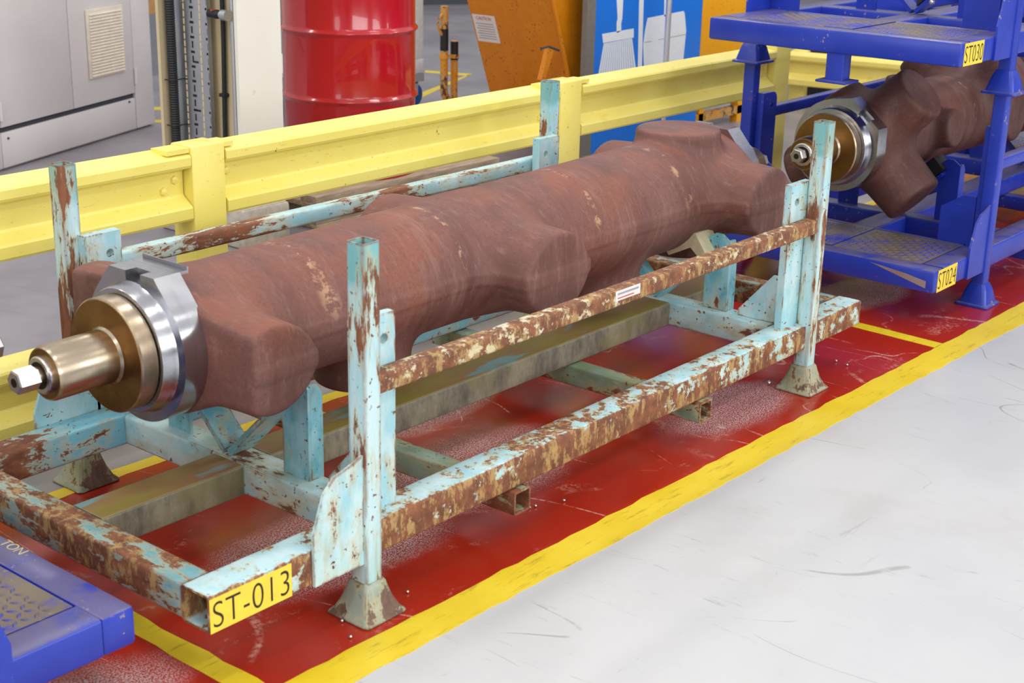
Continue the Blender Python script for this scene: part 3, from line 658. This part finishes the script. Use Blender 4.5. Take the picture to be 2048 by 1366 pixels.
# second barrier farther back on the right, running across
x0, y0 = px(1575, 106, 2, .36)[:2]; x1, y1 = px(1900, 134, 2, .36)[:2]
g2 = thing('guard_rail', 'low distant yellow barrier seen behind the blue racks', 'barrier', (x0, y0, 0))
ang = math.atan2(y1 - y0, x1 - x0); g2.rotation_euler = (0, 0, ang); ln = math.hypot(x1 - x0, y1 - y0)
rail_piece(0, ln + .6, -.39, g2, -1.30)
for t in (.0, .5, 1.0): box('post', (t * ln, .086, 0), (t * ln + .10, .165, .37), 'guard', g2, .004)
# ------------------------------------------------------------------ control cabinet
CA = math.atan2(.35148595, .93619316)
cab = thing('control_cabinet', 'large light grey steel cabinet with louvred vent at upper left', 'cabinet', (3.031, 4.891, 0), CA)
box('cabinet_body', (-2.6, .030, .0), (.21, .75, 2.0), 'cabinet', cab)
def panel(nm, x0, x1, z0, z1, y0=0., par=cab, m='cabinet'): return box(nm, (x0, y0, z0), (x1, .029, z1), m, par, .004)
panel('door', -1.168, -.566, .214, 1.9); dr = panel('door', -.560, .016, .214, 1.9); panel('door', -2.4, -1.174, .214, 1.9)
panel('plinth_panel', -1.168, .016, .012, .186, .004); panel('plinth_panel', -2.4, -1.174, .012, .186, .004); panel('corner_panel', .022, .205, .012, 1.9, .002)
box('gap_strip', (-2.4, .018, .187), (.016, .029, .213), 'darkgrey', cab)
vn = box('vent', (-.416, -.014, .350), (-.080, -.002, .712), 'vent', dr, .003)
for i in range(21):
    z = .366 + i * .0160; bm = bmesh.new(); q = [(-.0145, z - .0055), (-.021, z - .004), (-.0145, z + .0055)]
    loft(bm, [[(-.400, a, b) for a, b in q], [(-.096, a, b) for a, b in q]]); obj('slat', bm, 'vent', vn)
for zc, xx in ((.295, -1.172), (.310, .018)):
    lathe('hinge', 'z', (xx, -.008), [(zc - .045, .009), (zc + .045, .009)], 'cabinet', cab, 10)
for xx, zz in ((-1.12, .155), (-.045, .172)):
    lathe('screw', 'y', (zz, xx), [(-.003, .005), (.0045, .006)], 'darkgrey', cab, 10)

# ------------------------------------------------------------------ building column with services
cl = thing('building_column', 'cream steel column with perforated cable tray left of the red drum', 'column', (1.79, 2.50, 0)); cl['kind'] = 'structure'
HZ = 2.2
box('flange', (0, 0, .1655), (.225, .018, HZ), 'cream', cl); box('flange', (0, .492, .1655), (.225, .51, HZ), 'beige', cl); box('web', (.100, .0185, .1655), (.114, .4915, HZ), 'beige', cl)
pl = box('plinth', (-.015, -.01, 0), (.24, .53, .165), 'concrete', cl, .012)
tr = box('cable_tray', (.066, .245, .20), (.070, .460, HZ), 'galv', cl); box('tray_lip', (.052, .245, .20), (.066, .247, HZ), 'galv', tr); box('tray_lip', (.052, .458, .20), (.066, .460, HZ), 'galv', tr)
sm_h = bmesh.new(); bx(sm_h, (.0652, -.004, -.014), (.0659, .004, .014)); smv = bpy.data.meshes.new('slot'); sm_h.to_mesh(smv); sm_h.free(); smv.materials.append(MT['slot'])
sm_w = bmesh.new(); bx(sm_w, (.0652, -.012, -.005), (.0659, .012, .005)); smw = bpy.data.meshes.new('slot'); sm_w.to_mesh(smw); sm_w.free(); smw.materials.append(MT['slot'])
sm_c = bmesh.new(); bx(sm_c, (.0652, -.004, -.012), (.0659, .004, .012)); smc = bpy.data.meshes.new('slot'); sm_c.to_mesh(smc); sm_c.free(); smc.materials.append(MT['brassy'])
for yy, kind in ((.262, 0), (.310, 1), (.362, 0), (.412, 1)):
    for i in range(26):
        z = .40 + i * .030
        me = (smv if i % 2 else smw) if kind == 0 else smc
        o = bpy.data.objects.new('slot', me); COL.objects.link(o); o.parent = tr; o.location = (0, yy, z)
for z in (.52, .72): box('slot', (.0650, .328, z - .004), (.0658, .362, z + .004), 'slot', tr)
pr_ = []; rr_ = []
z = .2
while z < 2.15: pr_ += [(.030, .455, z), (.030, .455, z + .006)]; rr_ += [.021, .018]; z += .010
pipe('corrugated_conduit', pr_, rr_, 'black', cl, 12)
for z in (.45, .64): pipe('cable_tie', [(.006, .478, z), (.006, .430, z), (.060, .425, z + .004), (.064, .405, z + .004)], .0028, 'black', cl, 6)
pipe('black_cable', [(.085, .195 + .008 * math.sin(z * 5), z) for z in np.linspace(.2, 2.1, 20)], .010, 'black', cl, 10)
for z in (.40, .60): box('cable_clip', (.072, .182, z - .007), (.099, .216, z + .007), 'black', cl, .002)
pipe('conduit', [(.085, .128, .17), (.085, .128, 2.1)], .011, 'galv', cl, 10)
hz = px(450, 28, 0, 1.87); zc = float(hz[2])
v1 = lathe('valve', 'y', (zc, .050), [(.160, .008), (.161, .014), (.172, .016), (.174, .018), (.190, .018), (.192, .014), (.228, .016), (.231, .012)], 'black', cl, 16)
box('valve_mark', (.030, .186, zc + .014), (.045, .196, zc + .0185), 'redink', v1); lathe('valve_coupling', 'y', (zc, .050), [(.112, .022), (.146, .022), (.147, .015), (.161, .013)], 'galv', v1, 16)

# ------------------------------------------------------------------ pallet and drum
pa = thing('wooden_pallet', 'weathered wooden pallet under the red drum', 'pallet', (2.215, 2.53, 0), math.radians(-.6))
for yy in (0, .355, .70):
    box('bottom_board', (0, yy, 0.001), (1.2, yy + .100, .020), 'wood', pa, .002)
    for xx in (0, .53, 1.055): box('block', (xx, yy + .002, .0205), (xx + .145, yy + .098, .0915), 'wood', pa, .004)
for xx in (0, .53, 1.055): box('stringer_board', (xx, 0, .092), (xx + .145, .80, .114), 'wood', pa, .002)
for i in range(6): box('deck_board', (0, i * .140, .1145), (1.2, i * .140 + .10, .144), 'wood', pa, .002)
dm = thing('oil_drum', 'glossy red steel drum with rolling hoops standing on a pallet', 'drum', (2.745, 2.862, .145))
def hoop(z, r=.291): return [(z - .022, r), (z - .012, r + .003), (z - .005, r + .011), (z, r + .013), (z + .005, r + .011), (z + .012, r + .003), (z + .022, r)]
bm = bmesh.new()
prof = [(0, .288), (.001, .298), (.012, .298), (.014, .291), (.06, .290)] + hoop(.352) + hoop(.650) + [(.82, .291), (.868, .291), (.870, .299), (.882, .299), (.884, .292), (.875, .286)]
for z, r in ():
    pass
lathe('drum_body', 'z', (0, 0), [(a, b * 1.035) for a, b in prof], 'drum', dm, 96)
lathe('bung', 'z', (.18, 0), [(.8755, .030), (.886, .030), (.888, .026)], 'zinc', dm, 20)

# ------------------------------------------------------------------ orange hopper skip
YH = 2.75
def PY_(u, v, y=YH): q = px(u, v, 1, y); return (q[0], q[2])
sk = thing('hopper_skip', 'orange tapered steel hopper on casters behind the yellow barrier', 'hopper', (3.5, YH, 0))
def rel(pts, o): return [(b - o[2], a - o[0]) for a, b in pts]
SO = (3.5, YH, 0)
HXC = lambda z: 4.41 - .385 * z - 3.5      # sloping left side, local x
zt_, zb_, HD, HW = 1.25, .19, .60, 1.05
plate('front_plate', 'y', [(zt_, HXC(zt_)), (zb_, HXC(zb_)), (zb_, HW + .35), (zt_, HW + .35)], 0, .010, 'orange', sk)
plate('back_plate', 'y', [(zt_, HXC(zt_)), (zb_, HXC(zb_)), (zb_, HW + .35), (zt_, HW + .35)], HD - .01, HD, 'orange', sk)
bm = bmesh.new(); loft(bm, [[(HXC(zt_) - .001, y, zt_), (HXC(zt_) + .01, y, zt_), (HXC(zb_) + .01, y, zb_), (HXC(zb_) - .001, y, zb_)] for y in (.0101, HD - .0101)]); obj('sloping_plate', bm, 'orange', sk)
box('right_plate', (HW + .34, .0101, zb_), (HW + .35, HD - .0101, zt_), 'orange', sk)
ra, rb_ = PY_(1102, -20, YH - .01), PY_(1141, 170, YH - .01)
pipe('seam_rib', [(ra[0] - 3.5, -.008, ra[1]), (rb_[0] - 3.5, -.008, rb_[1])], .012, 'orange', sk, 8)
b1, b2 = PY_(1083, 160, YH - .03), PY_(1098, 97, YH - .03)
bm = bmesh.new(); loft(bm, [[(b1[0] - 3.5, -.030, b1[1]), (b1[0] - 3.47, -.030, b1[1]), (b1[0] - 3.47, -.001, b1[1]), (b1[0] - 3.5, -.001, b1[1])], [(b2[0] - 3.5, -.030, b2[1]), (b2[0] - 3.45, -.030, b2[1]), (b2[0] - 3.45, -.001, b2[1]), (b2[0] - 3.5, -.001, b2[1])]]); obj('lever', bm, 'orange', sk)
c1, c2, c3 = PY_(1082, 97, YH - .03), PY_(1098, 93, YH - .03), PY_(1118, 101, YH - .03)
pipe('latch_rod', [(c1[0] - 3.5, -.03, c1[1] - .01), (c1[0] - 3.5, -.03, c1[1]), (c2[0] - 3.5, -.03, c2[1]), (c3[0] - 3.5, -.03, c3[1])], .006, 'darkgrey', sk, 8)
def SL(y, z, off=.0015):           # point on the sloping plate
    return Vector((HXC(z) - .001 - off, y, z))
LY, LZ = .505, .655
def slab(nm, y0, y1, z0, z1, off, m, par):
    bm = bmesh.new(); loft(bm, [[SL(y, z, o) for y, z in ((y0, z0), (y1, z0), (y1, z1), (y0, z1))] for o in (off, off + .0006)]); return obj(nm, bm, m, par)
lbp = slab('warning_label', .43, .59, .56, .71, .0004, 'sticker', sk); lbp['label'] = 'small white caution notice'
nrm = Vector((-1, 0, -.385)).normalized(); e1 = Vector((0, -1, 0)); e2 = nrm.cross(e1)
text('lettering', 'CAUTION', .028, frame(SL(.565, .682, .0018), e1, e2), 'redink', lbp, sx=.85)
for k in range(7): slab('text_line', .45, .575 - .01 * (k % 2), .578 + k * .0135, .582 + k * .0135, .0012, 'greyink', lbp)
def caster(par, x, y, r=.06, tyre='black'):
    cs = lathe('caster_wheel', 'y', (r + .0005, x), [(y - .018, r - .008), (y - .016, r), (y + .016, r), (y + .018, r - .008)], tyre, par, 28)
    bm = bmesh.new(); bx(bm, (x - .02, y - .026, r), (x + .02, y - .021, 2 * r + .012)); bx(bm, (x - .02, y + .021, r), (x + .02, y + .026, 2 * r + .012)); bx(bm, (x - .02, y - .026, 2 * r + .004), (x + .02, y + .026, 2 * r + .012))
    obj('caster_fork', bm, 'galv', cs)
for xx, yy in ((.10, .05), (.10, .55), (1.25, .05), (1.25, .55)): caster(sk, xx, yy, .055)
for yy in (.02, .50): box('chassis_rail', (.05, yy, .126), (1.38, yy + .06, .165), 'orange', sk, .003)
for xx in (.05, .95): box('chassis_bar', (xx, .0805, .13), (xx + .06, .4995, .163), 'orange', sk, .003)
for xx in (.92, 1.30): box('chassis_upright', (xx, .02, .1655), (xx + .05, .08, .1895), 'orange', sk)
# ------------------------------------------------------------------ cleaning tool board
YB = 2.62
BP = lambda u, v: px(u, v, 1, YB)
xl, xr = BP(1190, 60)[0], BP(1402, 60)[0]
bd = thing('tool_board', 'bright blue cleaning station board printed with white brush outlines', 'board', (float(xl), YB, 0))
box('board_panel', (0, 0, .02), (xr - xl, .02, 1.5), 'boardblue', bd); box('edge_post', (-.075, -.002, .0197), (-.001, .03, 1.52), 'greyedge', bd); box('foot_bar', (-.075, -.10, 0), (xr - xl, .06, .0195), 'greyedge', bd)
def flat(nm, uv, k=0, par=bd, m='white'):
    q = [BP(*a) for a in uv]; return plate(nm, 'y', [(p_[2], p_[0] - xl) for p_ in q], -.0016 - k * .001, -.0004 - k * .001, m, par)
flat('broom_outline', [(1204, 68), (1267, 57), (1267, 75), (1206, 86)])
flat('broom_outline', [(1233, 66), (1233, 45), (1235, 38), (1233, 0), (1235, -40), (1245, -40), (1246, 0), (1244, 38), (1242, 46), (1242, 62)])
for i in range(16):
    t0 = (i + .10) / 16; t1 = (i + .90) / 16
    a = (1207 + 57 * t0, 87 - 11 * t0); b = (1207 + 57 * t1, 87 - 11 * t1); c = (1193 + 80 * t1, 166 - 33 * max(0, t1 - .45)); d = (1193 + 80 * t0, 166 - 33 * max(0, t0 - .45))
    flat('bristle', [a, b, c, d], 0, bd)
flat('handle_outline', [(1279, -40), (1288, -40), (1283, 148), (1275, 148)])
flat('dustpan_outline', [(1295, 36), (1367, 22), (1369, 27), (1372, 62), (1365, 130), (1365, 200), (1290, 200), (1286, 90), (1290, 60)])
flat('dustpan_outline', [(1328, 33), (1328, 28), (1329, -40), (1337, -40), (1336, 26), (1336, 31)])
for a, b in (((1288, 84), (1304, 82)), ((1316, 79), (1371, 68))): flat('panel_line', [a, b, (b[0], b[1] + 1), (a[0], a[1] + 1)], 1, bd, 'greyink')
br = thing('broom_handle', 'pale grey pole standing in front of the blue board', 'pole', (float(BP(1311, 60)[0]) - .09, YB - .14, 0))
lathe('handle', 'z', (0, 0), [(.03, .016), (1.3, .016)], 'alu', br, 20); lathe('end_cap', 'z', (0, 0), [(.0, .018), (.03, .018)], 'black', br, 20)
# orange panel machine beside board
YO = 2.62
ox, ox2 = px(1402, 60, 1, YO)[0] + .004, px(1500, 60, 1, YO)[0] + .15
mc = thing('orange_machine', 'bright orange machine panel between the blue board and blue racks', 'machine', (float(ox), YO, 0))
box('side_panel', (0, 0, .30), (ox2 - ox, .5, 1.4), 'orange3', mc, .004); box('lower_frame', (0, .02, .05), (ox2 - ox, .06, .10), 'orange2', mc); box('leg', (.06, .02, 0), (.11, .07, .2995), 'orange3', mc); box('leg', (ox2 - ox - .20, .02, 0), (ox2 - ox - .12, .07, .2995), 'orange3', mc)
pipe('tow_ring', [(.30 + .05 * math.cos(a), .0, .24 + .05 * math.sin(a)) for a in np.linspace(0, 2 * PI, 18)], .010, 'orange2', mc, 8)
pipe('chain', [(.25 + .03 * i, .01, .20 + .02 * math.sin(i * 2.)) for i in range(12)], .012, 'darkgrey', mc, 6)
box('rear_leg', (.06, .42, 0), (.11, .47, .2995), 'orange3', mc)

# ------------------------------------------------------------------ orange post stand
pcx, pcy = px(898, 190, 1, 3.6)[0], 3.6
ps = thing('post_stand', 'chipped orange double pipe stand with black grips', 'stand', (float(pcx), pcy, 0))
ua = px(889, 12, 1, 3.6); ub = px(908, 82, 1, 3.6); vx = ua[0] - pcx; wx = ub[0] - pcx + .004
s_ = .022
pipe('tall_pipe', [(vx, 0, ua[2]), (vx, 0, .26), (vx + .006, 0, .23), (vx + .035, 0, .19), (wx - .012, 0, .162)], s_, 'orange2', ps, 14)
pipe('short_pipe', [(wx, 0, .03), (wx, 0, ub[2])], .021, 'orange2', ps, 14)
pipe('grip', [(vx, 0, .48), (vx, 0, .60)], .0235, 'black', ps, 14); pipe('grip', [(wx, 0, .42), (wx, 0, ub[2] - .002)], .0225, 'black', ps, 14)
pipe('collar', [(vx, 0, .435), (vx, 0, .458)], .029, 'orange2', ps, 14); pipe('collar', [(wx, 0, .430), (wx, 0, .452)], .027, 'orange2', ps, 14)
pipe('hook_handle', [(vx - .01, 0, .685), (vx - .045, 0, .66), (vx - .055, 0, .63), (vx - .045, 0, .60), (vx - .02, 0, .57), (vx - .01, 0, .56)], .008, 'orange2', ps, 8)
box('base_plate', (-.12, -.15, 0), (.16, .15, .03), 'orange2', ps, .003)

# ------------------------------------------------------------------ white trolley
ct = thing('white_trolley', 'white steel trolley frame on blue casters behind the drum', 'trolley', (4.80, 4.36, 0))
cz0 = .205; cw = .085
for dx, dy in ((0, 0), (-.95, 0), (0, .7), (-.95, .7)):
    box('upright', (dx - cw / 2, dy, cz0 + .09), (dx + cw / 2, dy + .04, 1.9), 'whitepaint', ct, .004); caster(ct, dx - .02, dy + .03, .07, 'bluewheel')
    box('caster_plate', (dx - .05, dy, .153), (dx + .05, dy + .06, cz0 - .001), 'galv', ct)
box('base_frame', (-.99, 0, cz0), (.045, .04, cz0 + .09), 'whitepaint', ct, .003); box('base_frame', (-.99, .7, cz0), (.045, .74, cz0 + .09), 'whitepaint', ct, .003)
box('shelf', (-.99, .041, cz0 + .06), (.045, .699, cz0 + .085), 'whitepaint', ct)
plate('corner_gusset', 'y', [(cz0 + .091, -.043), (cz0 + .091, -.16), (.50, -.043)], .012, .018, 'whitepaint', ct)
# ------------------------------------------------------------------ background odds and ends
bb = thing('storage_bin', 'dark grey bin far behind between drum and hopper', 'bin', (float(px(905, 9, 2, 0)[0]), float(px(905, 9, 2, 0)[1]), 0), math.radians(-30))
bm = bmesh.new(); bx(bm, (-.75, 0, 0), (.75, .7, .5)); obj('bin_body', bm, 'darkgrey', bb); box('rim', (-.78, -.03, .5005), (.78, .73, .54), 'greyedge', bb)
cb = thing('crate', 'small brown carton behind the grey cabinet', 'box', (4.20, 6.4, 0), math.radians(20)); box('carton_body', (-.28, 0, .0), (.28, .5, .42), 'galv', cb); box('carton_top', (-.28, 0, .4205), (.28, .5, .58), 'cardboard', cb)
dk = thing('rubber_block', 'low black box behind the yellow barriers', 'box', (float(px(1560, 104, 2, .36)[0]) + .5 * math.sin(-ang), float(px(1560, 104, 2, .36)[1]) + .5 * math.cos(ang), 0), ang)
box('box_body', (0, 0, 0), (4.2, .6, .42), 'black', dk); box('box_lid', (-.02, -.02, .4205), (4.22, .62, .45), 'darkgrey', dk)
cc = thing('cream_panel', 'cream upright panel just right of the barrier end post', 'panel', (4.20, 1.62, 0)); box('panel_sheet', (0, 0, .03), (.30, .03, .46), 'vent', cc, .003); box('panel_foot', (0, -.08, 0), (.30, .11, .0295), 'vent', cc)

# ------------------------------------------------------------------ small steel balls dropped on the red floor
bspots = [((701, 1274), 'front of the left foot nearest the yellow line'), ((684, 1242), 'touching distance left of the front left rack foot'), ((815, 1184), 'right of the front left rack foot'), ((1059, 1015), 'left one of the pair near the left fork tube'),
          ((1071, 1012), 'right one of the pair near the left fork tube'), ((1128, 1001), 'alone, right of the pair by the left fork tube'), ((1413, 838), 'below the right fork tube opening'), ((1538, 768), 'left of the front right rack foot'), ((1672, 722), 'small one right of the front right post'), ((1694, 730), 'larger one right of the front right post')]
for (uv, s) in bspots:
    q = px(*uv, 2, .004); bm = bmesh.new(); rr = .0042 if '1538' not in str(uv) else .008
    bmesh.ops.create_icosphere(bm, subdivisions=2, radius=rr, matrix=Matrix.Translation((0, 0, rr))); o = obj('steel_ball', bm, 'zinc', None, True); o.location = (q[0], q[1], .0006)
    tag(o, 'tiny steel ball on red floor, ' + s, 'ball', 'steel balls on the red floor')
